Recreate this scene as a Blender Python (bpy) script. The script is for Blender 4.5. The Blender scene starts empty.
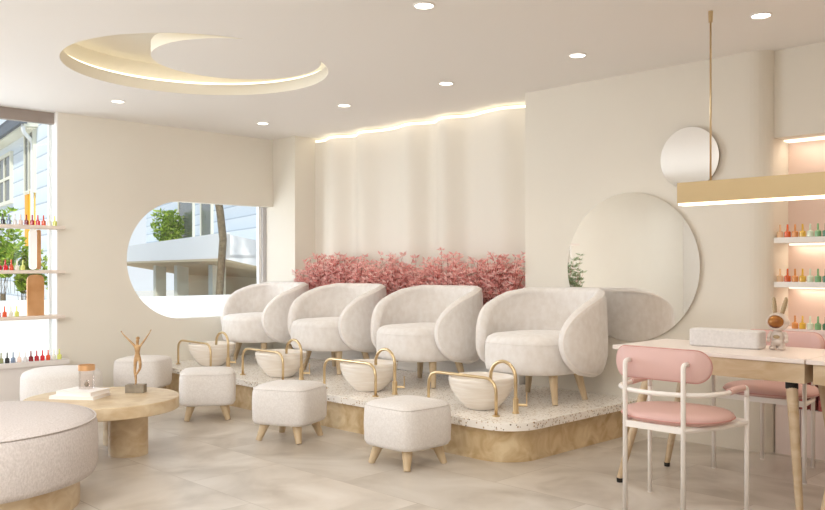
import bpy, bmesh, math, random
from mathutils import Vector, Matrix
random.seed(7)
PI = math.pi
C = bpy.context.scene.collection
sc = bpy.context.scene

# ------------------------------------------------------------------ materials
def lin(c):
    r = []
    for v in c:
        v /= 255.0
        r.append(v/12.92 if v <= .04045 else ((v+.055)/1.055)**2.4)
    return (r[0], r[1], r[2], 1)

class NT:
    def __init__(s, name):
        s.m = bpy.data.materials.new(name); s.m.use_nodes = True
        s.t = s.m.node_tree; s.b = s.t.nodes['Principled BSDF']; s.out = s.t.nodes['Material Output']
    def n(s, ty, **kw):
        o = s.t.nodes.new(ty)
        for k, v in kw.items():
            if k.startswith('i_'): o.inputs[k[2:].replace('_', ' ')].default_value = v
            else: setattr(o, k, v)
        return o
    def l(s, a, b): s.t.links.new(a, b)
    def coord(s, scale=(1, 1, 1), kind='Object'):
        tc = s.n('ShaderNodeTexCoord'); mp = s.n('ShaderNodeMapping'); mp.inputs['Scale'].default_value = scale
        s.l(tc.outputs[kind], mp.inputs['Vector']); return mp.outputs['Vector']

def mat(name, col, rough=.6, metal=0, var=None, vscale=4, detail=5, bump=0, bscale=60, spec=.5, vstretch=(1, 1, 1), sheen=0, emit=0, coat=0, distort=0):
    k = NT(name); b = k.b
    b.inputs['Base Color'].default_value = lin(col); b.inputs['Roughness'].default_value = rough
    b.inputs['Metallic'].default_value = metal; b.inputs['Specular IOR Level'].default_value = spec
    if sheen: b.inputs['Sheen Weight'].default_value = sheen
    if coat: b.inputs['Coat Weight'].default_value = coat
    if emit:
        b.inputs['Emission Color'].default_value = lin(col); b.inputs['Emission Strength'].default_value = emit
    if var:
        v = k.coord(vstretch)
        nz = k.n('ShaderNodeTexNoise'); nz.inputs['Scale'].default_value = vscale; nz.inputs['Detail'].default_value = detail
        nz.inputs['Distortion'].default_value = distort
        rp = k.n('ShaderNodeValToRGB'); rp.color_ramp.elements[0].position = .32; rp.color_ramp.elements[1].position = .68
        rp.color_ramp.elements[0].color = lin(var); rp.color_ramp.elements[1].color = lin(col)
        k.l(v, nz.inputs['Vector']); k.l(nz.outputs['Fac'], rp.inputs['Fac']); k.l(rp.outputs['Color'], b.inputs['Base Color'])
    if bump:
        v = k.coord()
        nb = k.n('ShaderNodeTexNoise'); nb.inputs['Scale'].default_value = bscale; nb.inputs['Detail'].default_value = 3
        bp = k.n('ShaderNodeBump'); bp.inputs['Strength'].default_value = bump; bp.inputs['Distance'].default_value = .01
        k.l(v, nb.inputs['Vector']); k.l(nb.outputs['Fac'], bp.inputs['Height']); k.l(bp.outputs['Normal'], b.inputs['Normal'])
    return k.m

def emis(name, col, st):
    k = NT(name); e = k.n('ShaderNodeEmission'); e.inputs['Color'].default_value = lin(col); e.inputs['Strength'].default_value = st
    k.l(e.outputs[0], k.out.inputs['Surface']); return k.m

M = {}
M['wall'] = mat('wall_paint', (229, 223, 211), .75, var=(226, 219, 207), vscale=1.2, bump=.05, bscale=8)
M['ceiling'] = mat('ceiling_paint', (236, 233, 229), .85)
M['cream'] = mat('cove_paint', (238, 232, 218), .8)
M['panel'] = mat('curtain_panel_plaster', (233, 227, 216), .7)
M['white'] = mat('white_paint', (240, 237, 233), .5)
M['shelf'] = mat('shelf_paint', (226, 212, 200), .5)
M['frame'] = mat('window_aluminium', (158, 146, 138), .45, .3)
M['cabinet'] = mat('cabinet_paint', (226, 219, 214), .5)
M['pinkwall'] = mat('blush_wall_paint', (228, 205, 194), .7)
M['pinkcab'] = mat('blush_cabinet_paint', (236, 220, 214), .55)
M['boucle'] = mat('white_boucle', (230, 224, 219), .95, var=(219, 212, 206), vscale=90, detail=6, bump=.35, bscale=180, sheen=.15, spec=.15)
M['velvet'] = mat('cream_velvet', (236, 231, 227), .9, var=(226, 219, 213), vscale=22, detail=7, bump=.15, bscale=200, sheen=.25, spec=.15, vstretch=(1, 1, .8))
M['piping'] = mat('white_piping', (238, 231, 225), .8)
M['linen'] = mat('woven_linen', (214, 205, 200), .95, var=(194, 184, 178), vscale=130, detail=4, bump=.5, bscale=240, spec=.1, vstretch=(1, 1, .6))
M['oak'] = mat('pale_oak', (212, 192, 160), .5, var=(196, 170, 134), vscale=9, vstretch=(3, 3, .4), detail=6)
M['oak_desk'] = mat('figured_ash', (208, 186, 156), .45, var=(186, 158, 122), vscale=5, vstretch=(1, 1, 2.5), detail=8, distort=1.2)
M['travertine'] = mat('travertine', (218, 199, 168), .4, var=(194, 167, 130), vscale=9, detail=9, distort=.6, vstretch=(1, 1, 1.6))
M['tanstone'] = mat('tan_stone', (222, 200, 162), .4, var=(190, 158, 112), vscale=9, detail=10, distort=.9)
M['brass'] = mat('brushed_brass', (214, 190, 150), .28, 1)
M['brasslight'] = mat('satin_brass', (196, 172, 132), .42, .8)
M['copper'] = mat('polished_copper', (230, 186, 140), .3, .6, var=(212, 160, 110), vscale=6)
M['ceramic'] = mat('glazed_ceramic', (240, 233, 224), .25, var=(228, 217, 204), vscale=14, vstretch=(.4, .4, 5), spec=.5)
M['pinkleather'] = mat('pink_leather', (219, 180, 173), .5, bump=.05, bscale=120)
M['pinkseam'] = mat('pink_piping', (206, 150, 142), .6)
M['whitemetal'] = mat('white_powder_coat', (243, 236, 230), .4)
M['desktop'] = mat('desk_laminate', (240, 228, 220), .3)
M['black'] = mat('black_rubber', (28, 24, 22), .6)
M['gapshade'] = mat('painted_gap_shadow', (120, 96, 70), .8)  # dark tone painting in the shadow at the small mirror's edge
M['plasterbox'] = mat('speckled_stone', (226, 222, 220), .7, var=(216, 212, 210), vscale=70, bump=.2, bscale=120)
M['bronze'] = mat('aged_bronze', (204, 170, 126), .5, .4, var=(164, 126, 84), vscale=40)
M['darkstone'] = mat('grey_stone', (150, 138, 120), .6, var=(122, 110, 94), vscale=20)
M['paper'] = mat('book_paper', (240, 234, 228), .8)
M['cover'] = mat('book_cover', (245, 240, 236), .5)
M['chrome'] = mat('silver_plastic', (216, 204, 196), .3, .35)
M['gold'] = mat('gold_leaf', (170, 150, 120), .35, .7)
M['visor'] = mat('amber_visor', (196, 138, 66), .15, .5, var=(104, 44, 22), vscale=12, detail=1)
M['blackcap'] = M['black']
M['led'] = emis('warm_led', (255, 244, 214), 3)
M['ledcool'] = emis('pendant_diffuser', (255, 236, 205), 4)
M['lamp'] = emis('downlight_diffuser', (255, 250, 240), 7)
M['nicheled'] = emis('niche_led', (255, 240, 216), 2)
M['patred'] = mat('red_patterned_fabric', (214, 120, 116), .7, var=(96, 22, 26), vscale=30, detail=2)
M['trim'] = mat('downlight_trim', (240, 236, 230), .5)
# exterior
M['render'] = mat('white_render', (240, 240, 240), .8)
M['lowwall'] = mat('bright_garden_wall', (250, 250, 250), .8)
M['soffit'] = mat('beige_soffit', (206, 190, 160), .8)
M['roof'] = mat('slate_roof', (98, 104, 114), .7)
M['winglass'] = mat('dark_window_glass', (96, 100, 98), .2, var=(70, 74, 70), vscale=3)
M['orange'] = mat('orange_render', (228, 160, 84), .7)
M['yellow'] = mat('yellow_panel', (250, 200, 40), .6)
M['yellow2'] = mat('amber_panel', (246, 176, 50), .6)
M['creamtrim'] = mat('cream_trim', (232, 230, 214), .7)
M['bark'] = mat('tree_bark', (128, 112, 88), .9, var=(92, 80, 60), vscale=20, bump=.3, bscale=30)
M['terrace'] = mat('pale_terrace', (214, 206, 194), .8)
M['pot'] = mat('clay_pot', (206, 190, 170), .8)
M['shade'] = mat('grey_undercroft', (150, 142, 126), .8)

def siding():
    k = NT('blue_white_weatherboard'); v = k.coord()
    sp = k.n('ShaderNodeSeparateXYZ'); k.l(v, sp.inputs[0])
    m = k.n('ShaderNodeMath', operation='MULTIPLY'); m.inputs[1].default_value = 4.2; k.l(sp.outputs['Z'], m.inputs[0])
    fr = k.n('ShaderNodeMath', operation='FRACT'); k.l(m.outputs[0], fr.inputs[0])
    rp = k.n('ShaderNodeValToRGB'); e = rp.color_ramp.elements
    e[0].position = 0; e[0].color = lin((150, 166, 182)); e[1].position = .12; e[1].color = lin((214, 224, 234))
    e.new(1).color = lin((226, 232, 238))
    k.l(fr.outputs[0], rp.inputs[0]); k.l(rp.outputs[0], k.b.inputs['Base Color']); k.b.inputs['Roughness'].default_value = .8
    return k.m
M['siding'] = siding()

def floor_mat():
    k = NT('marble_tile_floor'); v = k.coord()
    n1 = k.n('ShaderNodeTexNoise'); n1.inputs['Scale'].default_value = 1.6; n1.inputs['Detail'].default_value = 9; n1.inputs['Distortion'].default_value = 1.4
    rp = k.n('ShaderNodeValToRGB'); e = rp.color_ramp.elements
    e[0].position = .3; e[0].color = lin((178, 166, 152)); e[1].position = .7; e[1].color = lin((220, 212, 202))
    x = e.new(.5); x.color = lin((204, 194, 182))
    br = k.n('ShaderNodeTexBrick'); br.inputs['Scale'].default_value = 1; br.offset = .5
    br.inputs['Brick Width'].default_value = 1.2; br.inputs['Row Height'].default_value = .6; br.inputs['Mortar Size'].default_value = .003
    br.inputs['Mortar Smooth'].default_value = .3
    br.inputs['Color1'].default_value = (1, 1, 1, 1); br.inputs['Color2'].default_value = (.90, .90, .90, 1); br.inputs['Mortar'].default_value = (.76, .73, .70, 1)
    # shift pattern per tile
    k.l(v, br.inputs['Vector'])
    va = k.n('ShaderNodeVectorMath', operation='ADD'); sc_ = k.n('ShaderNodeVectorMath', operation='SCALE'); sc_.inputs['Scale'].default_value = 25
    k.l(br.outputs['Color'], sc_.inputs[0]); k.l(v, va.inputs[0]); k.l(sc_.outputs[0], va.inputs[1])
    k.l(va.outputs[0], n1.inputs['Vector']); k.l(n1.outputs['Fac'], rp.inputs['Fac'])
    mx = k.n('ShaderNodeMix', data_type='RGBA', blend_type='MULTIPLY'); mx.inputs['Factor'].default_value = 1
    k.l(rp.outputs['Color'], mx.inputs['A']); k.l(br.outputs['Color'], mx.inputs['B'])
    k.l(mx.outputs['Result'], k.b.inputs['Base Color']); k.b.inputs['Roughness'].default_value = .3
    k.b.inputs['Specular IOR Level'].default_value = .4
    return k.m
M['floor'] = floor_mat()

def terrazzo():
    k = NT('white_terrazzo'); v = k.coord()
    vo = k.n('ShaderNodeTexVoronoi'); vo.inputs['Scale'].default_value = 70; vo.inputs['Randomness'].default_value = 1
    rp = k.n('ShaderNodeValToRGB'); rp.color_ramp.interpolation = 'CONSTANT'; e = rp.color_ramp.elements
    base = lin((246, 240, 232))
    e[0].position = 0; e[0].color = lin((150, 136, 122)); e[1].position = .07; e[1].color = lin((200, 178, 152))
    for p, c in ((.26, (222, 212, 200)), (.42, None), (.85, (246, 241, 234))):
        x = e.new(p); x.color = base if c is None else lin(c)
    sp = k.n('ShaderNodeSeparateColor'); k.l(vo.outputs['Color'], sp.inputs[0]); k.l(sp.outputs[0], rp.inputs['Fac'])
    th = k.n('ShaderNodeMath', operation='LESS_THAN'); th.inputs[1].default_value = .42; k.l(vo.outputs['Distance'], th.inputs[0])
    mx = k.n('ShaderNodeMix', data_type='RGBA'); mx.inputs['A'].default_value = base
    k.l(v, vo.inputs['Vector']); k.l(th.outputs[0], mx.inputs['Factor']); k.l(rp.outputs['Color'], mx.inputs['B'])
    k.l(mx.outputs['Result'], k.b.inputs['Base Color']); k.b.inputs['Roughness'].default_value = .25
    return k.m
M['terrazzo'] = terrazzo()

def leafmat(name, c1, c2, c3):
    k = NT(name); g = k.n('ShaderNodeNewGeometry'); rp = k.n('ShaderNodeValToRGB'); e = rp.color_ramp.elements
    e[0].position = 0; e[0].color = lin(c1); e[1].position = 1; e[1].color = lin(c3); x = e.new(.5); x.color = lin(c2)
    k.l(g.outputs['Random Per Island'], rp.inputs[0]); k.l(rp.outputs[0], k.b.inputs['Base Color'])
    k.b.inputs['Roughness'].default_value = .7; k.b.inputs['Specular IOR Level'].default_value = .2
    tr = k.n('ShaderNodeBsdfTranslucent'); k.l(rp.outputs[0], tr.inputs['Color'])
    ms = k.n('ShaderNodeMixShader'); ms.inputs[0].default_value = .42
    k.l(k.b.outputs[0], ms.inputs[1]); k.l(tr.outputs[0], ms.inputs[2]); k.l(ms.outputs[0], k.out.inputs['Surface'])
    return k.m
M['pinkleaf'] = leafmat('pink_leaves', (234, 164, 158), (246, 202, 196), (255, 234, 228))
M['greenleaf'] = leafmat('green_leaves', (96, 130, 50), (160, 190, 70), (210, 224, 110))
M['olive'] = leafmat('olive_leaves', (104, 120, 84), (132, 146, 108), (168, 178, 140))
M['stem'] = mat('plant_stem', (170, 96, 84), .8)

def glass(name, tint=(255, 255, 255), refl=.08):
    k = NT(name); t = k.n('ShaderNodeBsdfTransparent'); t.inputs[0].default_value = lin(tint)
    g = k.n('ShaderNodeBsdfGlossy'); g.inputs['Roughness'].default_value = .02
    f = k.n('ShaderNodeLayerWeight'); f.inputs['Blend'].default_value = .25
    a = k.n('ShaderNodeMath', operation='MULTIPLY_ADD'); a.inputs[1].default_value = .5; a.inputs[2].default_value = refl; a.use_clamp = True
    k.l(f.outputs['Fresnel'], a.inputs[0]); a.inputs[1].default_value = .5 if refl != .03 else .25
    ms = k.n('ShaderNodeMixShader'); k.l(a.outputs[0], ms.inputs[0]); k.l(t.outputs[0], ms.inputs[1]); k.l(g.outputs[0], ms.inputs[2])
    k.l(ms.outputs[0], k.out.inputs['Surface']); return k.m
M['glass'] = glass('window_glass', (250, 252, 252), .02)
M['jarglass'] = glass('jar_glass', (254, 252, 251), .03)
def mirror_mat():
    k = NT('mirror_silver'); k.b.inputs['Base Color'].default_value = (.98, .975, .965, 1)
    k.b.inputs['Metallic'].default_value = 1; k.b.inputs['Roughness'].default_value = .02; return k.m
M['mirror'] = mirror_mat()

def polish(name, col, clear=False):
    return mat(name, col, .15, 0, coat=.4, spec=.6)
POL = {n: polish('polish_'+n, c) for n, c in dict(
    black=(30, 30, 34), greyblue=(132, 148, 172), white=(226, 224, 224), blush=(238, 212, 198), darkred=(132, 16, 22),
    crimson=(176, 14, 30), red=(214, 24, 36), orangered=(226, 84, 40), clear=(232, 230, 214), lime=(222, 226, 120), olive=(142, 144, 100),
    tangerine=(222, 96, 36), tan=(222, 150, 84), mustard=(224, 180, 66), mint=(216, 226, 206), green=(126, 176, 124), forest=(64, 118, 84), peach=(244, 206, 166)).items()}

# ------------------------------------------------------------------ geometry helpers
def obj(name, bm, m, parent=None, smooth=False, auto=None, mods=()):
    bmesh.ops.recalc_face_normals(bm, faces=bm.faces)
    me = bpy.data.meshes.new(name); bm.to_mesh(me); bm.free()
    if smooth:
        for p in me.polygons: p.use_smooth = True
    me.materials.append(m)
    o = bpy.data.objects.new(name, me); C.objects.link(o)
    if parent: o.parent = parent
    if auto:
        md = o.modifiers.new('edge', 'EDGE_SPLIT'); md.split_angle = math.radians(auto)
    return o
def bevel(o, w, seg=3):
    md = o.modifiers.new('bevel', 'BEVEL'); md.width = w; md.segments = seg; md.limit_method = 'ANGLE'; md.angle_limit = math.radians(40)
    for p in o.data.polygons: p.use_smooth = True
    wn = o.modifiers.new('wn', 'WEIGHTED_NORMAL'); wn.keep_sharp = False
    return o
def B(): return bmesh.new()
def box(bm, x0, x1, y0, y1, z0, z1, mtx=None):
    vs = [bm.verts.new((x, y, z)) for z in (z0, z1) for x, y in ((x0, y0), (x1, y0), (x1, y1), (x0, y1))]
    for f in ((0, 1, 2, 3), (4, 5, 6, 7), (0, 1, 5, 4), (1, 2, 6, 5), (2, 3, 7, 6), (3, 0, 4, 7)): bm.faces.new([vs[i] for i in f])
    if mtx: bmesh.ops.transform(bm, matrix=mtx, verts=vs)
    return bm
def prism(bm, pts, z0, z1, axis='z'):
    """closed outline extruded; axis names the extrusion axis"""
    def P(a, b, c): return {'z': (a, b, c), 'x': (c, a, b), 'y': (a, c, b)}[axis]
    lo = [bm.verts.new(P(a, b, z0)) for a, b in pts]; hi = [bm.verts.new(P(a, b, z1)) for a, b in pts]
    n = len(pts)
    for i in range(n): bm.faces.new((lo[i], lo[(i+1) % n], hi[(i+1) % n], hi[i]))
    for ring in (lo, hi):
        es = [bm.edges.get((ring[i], ring[(i+1) % n])) for i in range(n)]
        bmesh.ops.triangle_fill(bm, edges=es, use_beauty=True)
    return bm
def lathe(bm, prof, n=32, c=(0, 0), closed=False):
    rings = []
    for r, z in prof:
        if r < 1e-5: rings.append([bm.verts.new((c[0], c[1], z))])
        else: rings.append([bm.verts.new((c[0]+r*math.cos(2*PI*i/n), c[1]+r*math.sin(2*PI*i/n), z)) for i in range(n)])
    prs = list(zip(rings, rings[1:]))
    if closed: prs.append((rings[-1], rings[0]))
    for a, b in prs:
        for i in range(n):
            j = (i+1) % n
            if len(a) == 1 and len(b) == 1: continue
            if len(a) == 1: bm.faces.new((a[0], b[i], b[j]))
            elif len(b) == 1: bm.faces.new((a[i], a[j], b[0]))
            else: bm.faces.new((a[i], a[j], b[j], b[i]))
    return bm
def tube(bm, pts, r, n=12, r2=None, closed=False, caps=True):
    pts = [Vector(p) for p in pts]; N = len(pts); rings = []; up = None
    for i, p in enumerate(pts):
        if closed: t = (pts[(i+1) % N]-pts[i-1])
        else: t = pts[min(i+1, N-1)]-pts[max(i-1, 0)]
        t.normalize()
        if up is None:
            up = Vector((0, 0, 1)) if abs(t.z) < .9 else Vector((1, 0, 0))
        s = t.cross(up).normalized(); up = s.cross(t).normalized()
        rr = r if r2 is None else r+(r2-r)*i/(N-1)
        rings.append([bm.verts.new(p+rr*(math.cos(2*PI*k/n)*s+math.sin(2*PI*k/n)*up)) for k in range(n)])
    prs = list(zip(rings, rings[1:]))
    if closed: prs.append((rings[-1], rings[0]))
    for a, b in prs:
        for k in range(n): bm.faces.new((a[k], a[(k+1) % n], b[(k+1) % n], b[k]))
    if caps and not closed: bm.faces.new(rings[0]); bm.faces.new(rings[-1])
    return bm
def arcpath(pts, rad, seg=8):
    """polyline with its corners rounded"""
    pts = [Vector(p) for p in pts]; out = [pts[0]]
    for i in range(1, len(pts)-1):
        a, b, c = pts[i-1], pts[i], pts[i+1]
        d1 = (a-b).normalized(); d2 = (c-b).normalized()
        r = min(rad, (a-b).length*.49, (c-b).length*.49)
        p0 = b+d1*r; p2 = b+d2*r
        for k in range(seg+1):
            t = k/seg; out.append((1-t)**2*p0+2*t*(1-t)*b+t*t*p2)
    out.append(pts[-1]); return out
def sup(t, p):  # superellipse direction
    c, s = math.cos(t), math.sin(t)
    return math.copysign(abs(c)**(2/p), c), math.copysign(abs(s)**(2/p), s)
def cushion(bm, rings, p=4, n=40, cx=0, cy=0):
    """rings: (half x, half y, z); stacked superellipses with closed ends"""
    R = []
    for hx, hy, z in rings:
        ring = []
        for i in range(n):
            a, b = sup(2*PI*(i+.5)/n, p); ring.append(bm.verts.new((cx+hx*a, cy+hy*b, z)))
        R.append(ring)
    for a, b in zip(R, R[1:]):
        for i in range(n): bm.faces.new((a[i], a[(i+1) % n], b[(i+1) % n], b[i]))
    for r in (R[0], R[-1]):
        c = bm.verts.new((cx, cy, r[0].co.z))
        for i in range(n): bm.faces.new((r[i], r[(i+1) % n], c))
    return bm
def ell(bm, c, r, n=16, m=10, rot=None):
    mt = Matrix.Translation(c) @ (rot.to_4x4() if rot else Matrix.Identity(4)) @ Matrix.Diagonal((r[0], r[1], r[2], 1))
    bmesh.ops.create_uvsphere(bm, u_segments=n, v_segments=m, radius=1, matrix=mt); return bm
def roundrect(hx, hy, r, n=6, cx=0, cy=0):
    o = []
    for qx, qy, a0 in ((1, 1, 0), (-1, 1, 90), (-1, -1, 180), (1, -1, 270)):
        for k in range(n+1):
            a = math.radians(a0+90*k/n); o.append((cx+qx*(hx-r)+r*math.cos(a), cy+qy*(hy-r)+r*math.sin(a)))
    return o

def tag(o, label, cat, group=None, kind=None):
    o['label'] = label; o['category'] = cat
    if group: o['group'] = group
    if kind: o['kind'] = kind
    return o
def thing(name, label, cat, loc=(0, 0, 0), rz=0, group=None):
    o = bpy.data.objects.new(name, None); C.objects.link(o); o.empty_display_size = .1
    o.location = loc; o.rotation_euler = (0, 0, rz); return tag(o, label, cat, group)
def dup(root, loc, rz, label, group=None):
    r = root.copy(); C.objects.link(r); r.location = loc; r.rotation_euler = (0, 0, rz); r['label'] = label
    if group: r['group'] = group
    def rec(src, par):
        for ch in list(src.children):
            c = ch.copy(); C.objects.link(c); c.parent = par; rec(ch, c)
    kids = [k for k in root.children]
    for ch in kids:
        c = ch.copy(); C.objects.link(c); c.parent = r
        for g in list(ch.children):
            if g.parent is ch:
                d = g.copy(); C.objects.link(d); d.parent = c
    return r
def struct(name, bm, m, parent=None, **k):
    o = obj(name, bm, m, parent, **k); o['kind'] = 'structure'; return o
def sroot(name):
    o = bpy.data.objects.new(name, None); C.objects.link(o); o['kind'] = 'structure'; return o

# ------------------------------------------------------------------ room
H = 2.6; XW = -7.641; Y1 = 5.376
struct('floor', box(B(), -7.76, 3, -4, 5.95, -.08, 0), M['floor'])
# ceiling with the crescent opening
OC, OR = (-5.263, 3.073), .908; IC, IR = (-4.875, 3.14), .562
outer = []; N = 160
for i in range(N):
    a = 2*PI*i/N; p = (OC[0]+OR*math.cos(a), OC[1]+OR*math.sin(a))
    if math.hypot(p[0]-IC[0], p[1]-IC[1]) > IR: outer.append((a, p))
st = next(i for i in range(len(outer)) if outer[i][0]-outer[i-1][0] > 2*PI/N*1.5 or (i == 0 and outer[0][0]-(outer[-1][0]-2*PI) > 2*PI/N*1.5))
outer = outer[st:]+outer[:st]
inner = []
for i in range(N):
    a = 2*PI*i/N; p = (IC[0]+IR*math.cos(a), IC[1]+IR*math.sin(a))
    if math.hypot(p[0]-OC[0], p[1]-OC[1]) < OR: inner.append((a, p))
st = 0
for i in range(len(inner)):
    gap = (inner[i][0]-inner[i-1][0]) % (2*PI)
    if gap > 2*PI/N*1.5: st = i
inner = inner[st:]+inner[:st]
opts = [p for a, p in outer]; ipts = [p for a, p in inner]
if math.hypot(opts[-1][0]-ipts[0][0], opts[-1][1]-ipts[0][1]) > math.hypot(opts[-1][0]-ipts[-1][0], opts[-1][1]-ipts[-1][1]): ipts.reverse()
cres = opts+ipts
bm = B()
rect = [bm.verts.new((x, y, H)) for x, y in ((-7.76, -4), (3, -4), (3, 5.95), (-7.76, 5.95))]
hole = [bm.verts.new((x, y, H)) for x, y in cres]
es = [bm.edges.new((rect[i], rect[(i+1) % 4])) for i in range(4)]+[bm.edges.new((hole[i], hole[(i+1) % len(hole)])) for i in range(len(hole))]
bmesh.ops.triangle_fill(bm, edges=es, use_beauty=True)
cl = struct('ceiling', bm, M['ceiling'])
bm = B(); lip = .085
lo = [bm.verts.new((x, y, H)) for x, y in cres]; hi = [bm.verts.new((x, y, H+lip)) for x, y in cres]; n = len(cres)
for i in range(n): bm.faces.new((lo[i], lo[(i+1) % n], hi[(i+1) % n], hi[i]))
struct('lip', bm, M['cream'], cl)
# upper void of the cove: wall set back behind the lip, and its lid
ORb = OR+.07
bm = lathe(B(), [(OR, H+lip), (ORb, H+lip), (ORb, H+.23), (0, H+.23)], 96, OC)
struct('cove', bm, M['cream'], cl, smooth=False)
bm = lathe(B(), [(IR, H+lip), (IR, H+.20)], 96, IC)
bm2 = tube(B(), [(OC[0]+(OR+.035)*math.cos(2*PI*i/96), OC[1]+(OR+.035)*math.sin(2*PI*i/96), H+lip+.012) for i in range(96)], .010, 8, closed=True)
bm.free()
struct('cove_light_strip', bm2, M['led'], cl)

# left wall with the round-ended window
bm = B(); zc = 1.271; rz_ = .59; yc = 4.273
out = [(3.03, 0), (Y1, 0), (Y1, zc-rz_), (yc, zc-rz_)]
for k in range(1, 40): a = math.radians(-90-180*k/40); out.append((yc+rz_*math.cos(a), zc+rz_*math.sin(a)))
out += [(yc, zc+rz_), (Y1, zc+rz_), (Y1, H), (3.03, H)]
prism(bm, out, XW-.11, XW, 'x')
struct('wall_left', bm, M['wall'])
struct('wall_left_side', box(B(), XW-.11, XW, -4, -.35, 0, H), M['wall'])
struct('trim_1', box(B(), XW-.112, XW+.001, 3.016, 3.03, 0, 2.6), M['white'])
w1 = sroot('window_1')
bm = B(); box(bm, -7.76, -7.70, -.35, 3.03, 2.497, H);  box(bm, -7.76, -7.70, -.35, -.30, 0, 2.5)
struct('window_frame', bm, M['frame'], w1)
struct('mullion', box(B(), -7.775, -7.755, 2.99, 3.03, 0, 2.5), M['white'], w1)
struct('pane', box(B(), -7.735, -7.729, -.30, 3.014, .1, 2.497), M['glass'], w1)
w2 = sroot('window_2')
bm = B(); box(bm, -7.84, -7.765, Y1-.05, Y1+.01, .3, 2.2)
struct('window_frame', bm, mat('grey_window_frame', (190, 186, 186), .5), w2)
struct('mullion', box(B(), -7.83, -7.79, Y1-.085, Y1-.05, .3, 2.2), M['white'], w2)
struct('pane', box(B(), -7.80, -7.794, 3.4, Y1-.1, .3, 2.2), M['glass'], w2)
# back wall (behind the armchairs)
struct('wall_column', box(B(), -7.9, -7.238, Y1, 5.95, 0, H), M['wall'])
bm = B()
o_ = [(-4.157, Y1), (-2.36, Y1)]
for k in range(1, 9):
    a = PI/2*k/8; o_.append((-2.36+.15*math.sin(a), Y1+.095*(1-math.cos(a))))
o_ += [(-2.21, 5.72), (-4.157, 5.95)]
prism(bm, o_, 0, H); struct('wall_back', bm, M['wall'], auto=30)
struct('wall_end', box(B(), -7.3, 3, 5.95, 6.05, 0, H), M['wall'])
# undulating plaster panel in the recess
def wav(x): return 5.63+.042*math.sin(2*PI*x/.56+.6)+.018*math.sin(2*PI*x/.39+1.9)
bm = B(); xs = [-7.238+3.081*i/200 for i in range(201)]
prism(bm, [(x, wav(x)) for x in xs]+[(-4.157, 5.72), (-7.238, 5.72)], 0, 2.555)
pn = struct('wall_recess', bm, M['panel'], auto=35)
for p in pn.data.polygons: p.use_smooth = True
bm = B(); box(bm, -7.238, -4.157, 5.72, 5.95, 0, H); struct('wall_recess_backing', bm, M['panel'])
bm = tube(B(), [(x, wav(x)+.012, 2.570) for x in xs], .011, 8); struct('light_strip', bm, M['led'], pn)
# niche on the right
bm = B(); box(bm, -2.21, 3, 5.471, 5.95, 2.035, H); struct('wall_niche_head', bm, M['wall'])
struct('wall_niche', box(B(), -2.24, 3, 5.70, 5.95, 0, 2.04), M['pinkwall'])
struct('wall_right', box(B(), 3, 3.1, -4, 6, 0, H), M['wall'])
struct('wall_front', box(B(), -7.76, 3, -4.1, -4, 0, H), M['white'])
bm = B()
for i in range(18): box(bm, -2.20+i*.16, -2.20+(i+1)*.16-.006, 5.462, 5.699, .0, .30)
lc = thing('base_cabinet', 'blush cabinet with grooved front under the lit niche behind the desks', 'cabinet', (0, 0, 0))
obj('grooved_base', bm, M['pinkcab'], lc)
bm = B(); box(bm, -2.20, 3, 5.62, 5.699, .30, .78); box(bm, -2.20, -2.07, 5.47, 5.62, .30, .78); box(bm, -1.86, 3, 5.47, 5.62, .30, .78); box(bm, -2.07, -1.86, 5.47, 5.62, .62, .78)
obj('cabinet_body', bm, M['pinkcab'], lc)
obj('worktop', box(B(), -2.205, 3, 5.45, 5.699, .78, .806), M['pinkcab'], lc)
for i, (x0, x1) in enumerate(((-2.05, -2.005), (-1.985, -1.955), (-1.935, -1.90))):
    p = thing('magazine', ('red and pink patterned magazine standing in the cabinet opening behind the blush chair, leftmost',
                           'red and pink patterned magazine standing in the cabinet opening, middle one',
                           'red and pink patterned magazine standing in the cabinet opening, rightmost')[i], 'magazine', ((x0+x1)/2, 5.53, .30), group='patterned magazines under the niche')
    w = (x1-x0)/2
    obj('cover', box(B(), -w, w, -.07, .07, 0, .22), M['patred'], p); obj('pages', box(B(), -w*.8, w*.8, -.065, .071, .003, .217), M['paper'], p)

# niche shelves with bottles
def bottle_mesh(col, s=1):
    t = thing('nail_polish_bottle', 'x', 'bottle')
    bm = lathe(B(), [(0, 0), (.018, 0), (.021, .003), (.021, .036), (.017, .041), (.008, .044), (0, .044)], 12); obj('bottle_body', bm, POL[col], t, smooth=True, auto=35)
    bm = lathe(B(), [(0, .042), (.0075, .042), (.0062, .086), (.004, .089), (0, .089)], 10); obj('cap', bm, POL[col], t, smooth=True, auto=35)
    return t
protos = {}
def bottle(col, loc, label, group, s=1.0, sw=1.0):
    if col not in protos:
        t = protos[col] = bottle_mesh(col); t.location = loc; t['label'] = label; t['group'] = group
    else: t = dup(protos[col], loc, 0, label, group)
    t.scale = (s*sw, s*sw, s); return t
names = dict(black='black', greyblue='grey-blue', white='white', blush='pale blush', darkred='dark wine red', crimson='crimson', red='bright red', orangered='orange-red', clear='clear cream',
             lime='lime yellow', olive='olive green', tangerine='deep orange', tan='tan orange', mustard='mustard yellow', mint='pale mint', green='mid green', forest='dark forest green', peach='pale peach')
def rshelf(z, pos, which, n):
    s = thing('wall_shelf', 'white floating shelf with a warm light strip beneath, %s of the lit niche' % pos, 'shelf', (0, 0, 0), group='niche shelves')
    obj('board', box(B(), -2.205, 1.5, 5.45, 5.70, z-.035, z), M['white'], s)
    obj('light_strip', box(B(), -2.19, 1.5, 5.66, 5.695, z-.047, z-.036), M['nicheled'], s)
rshelf(1.390, 'upper shelf', 1, 7); rshelf(1.105, 'lower shelf', 2, 7)
cols = ['peach', 'tangerine', 'tan', 'mustard', 'mint', 'green', 'forest']
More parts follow.
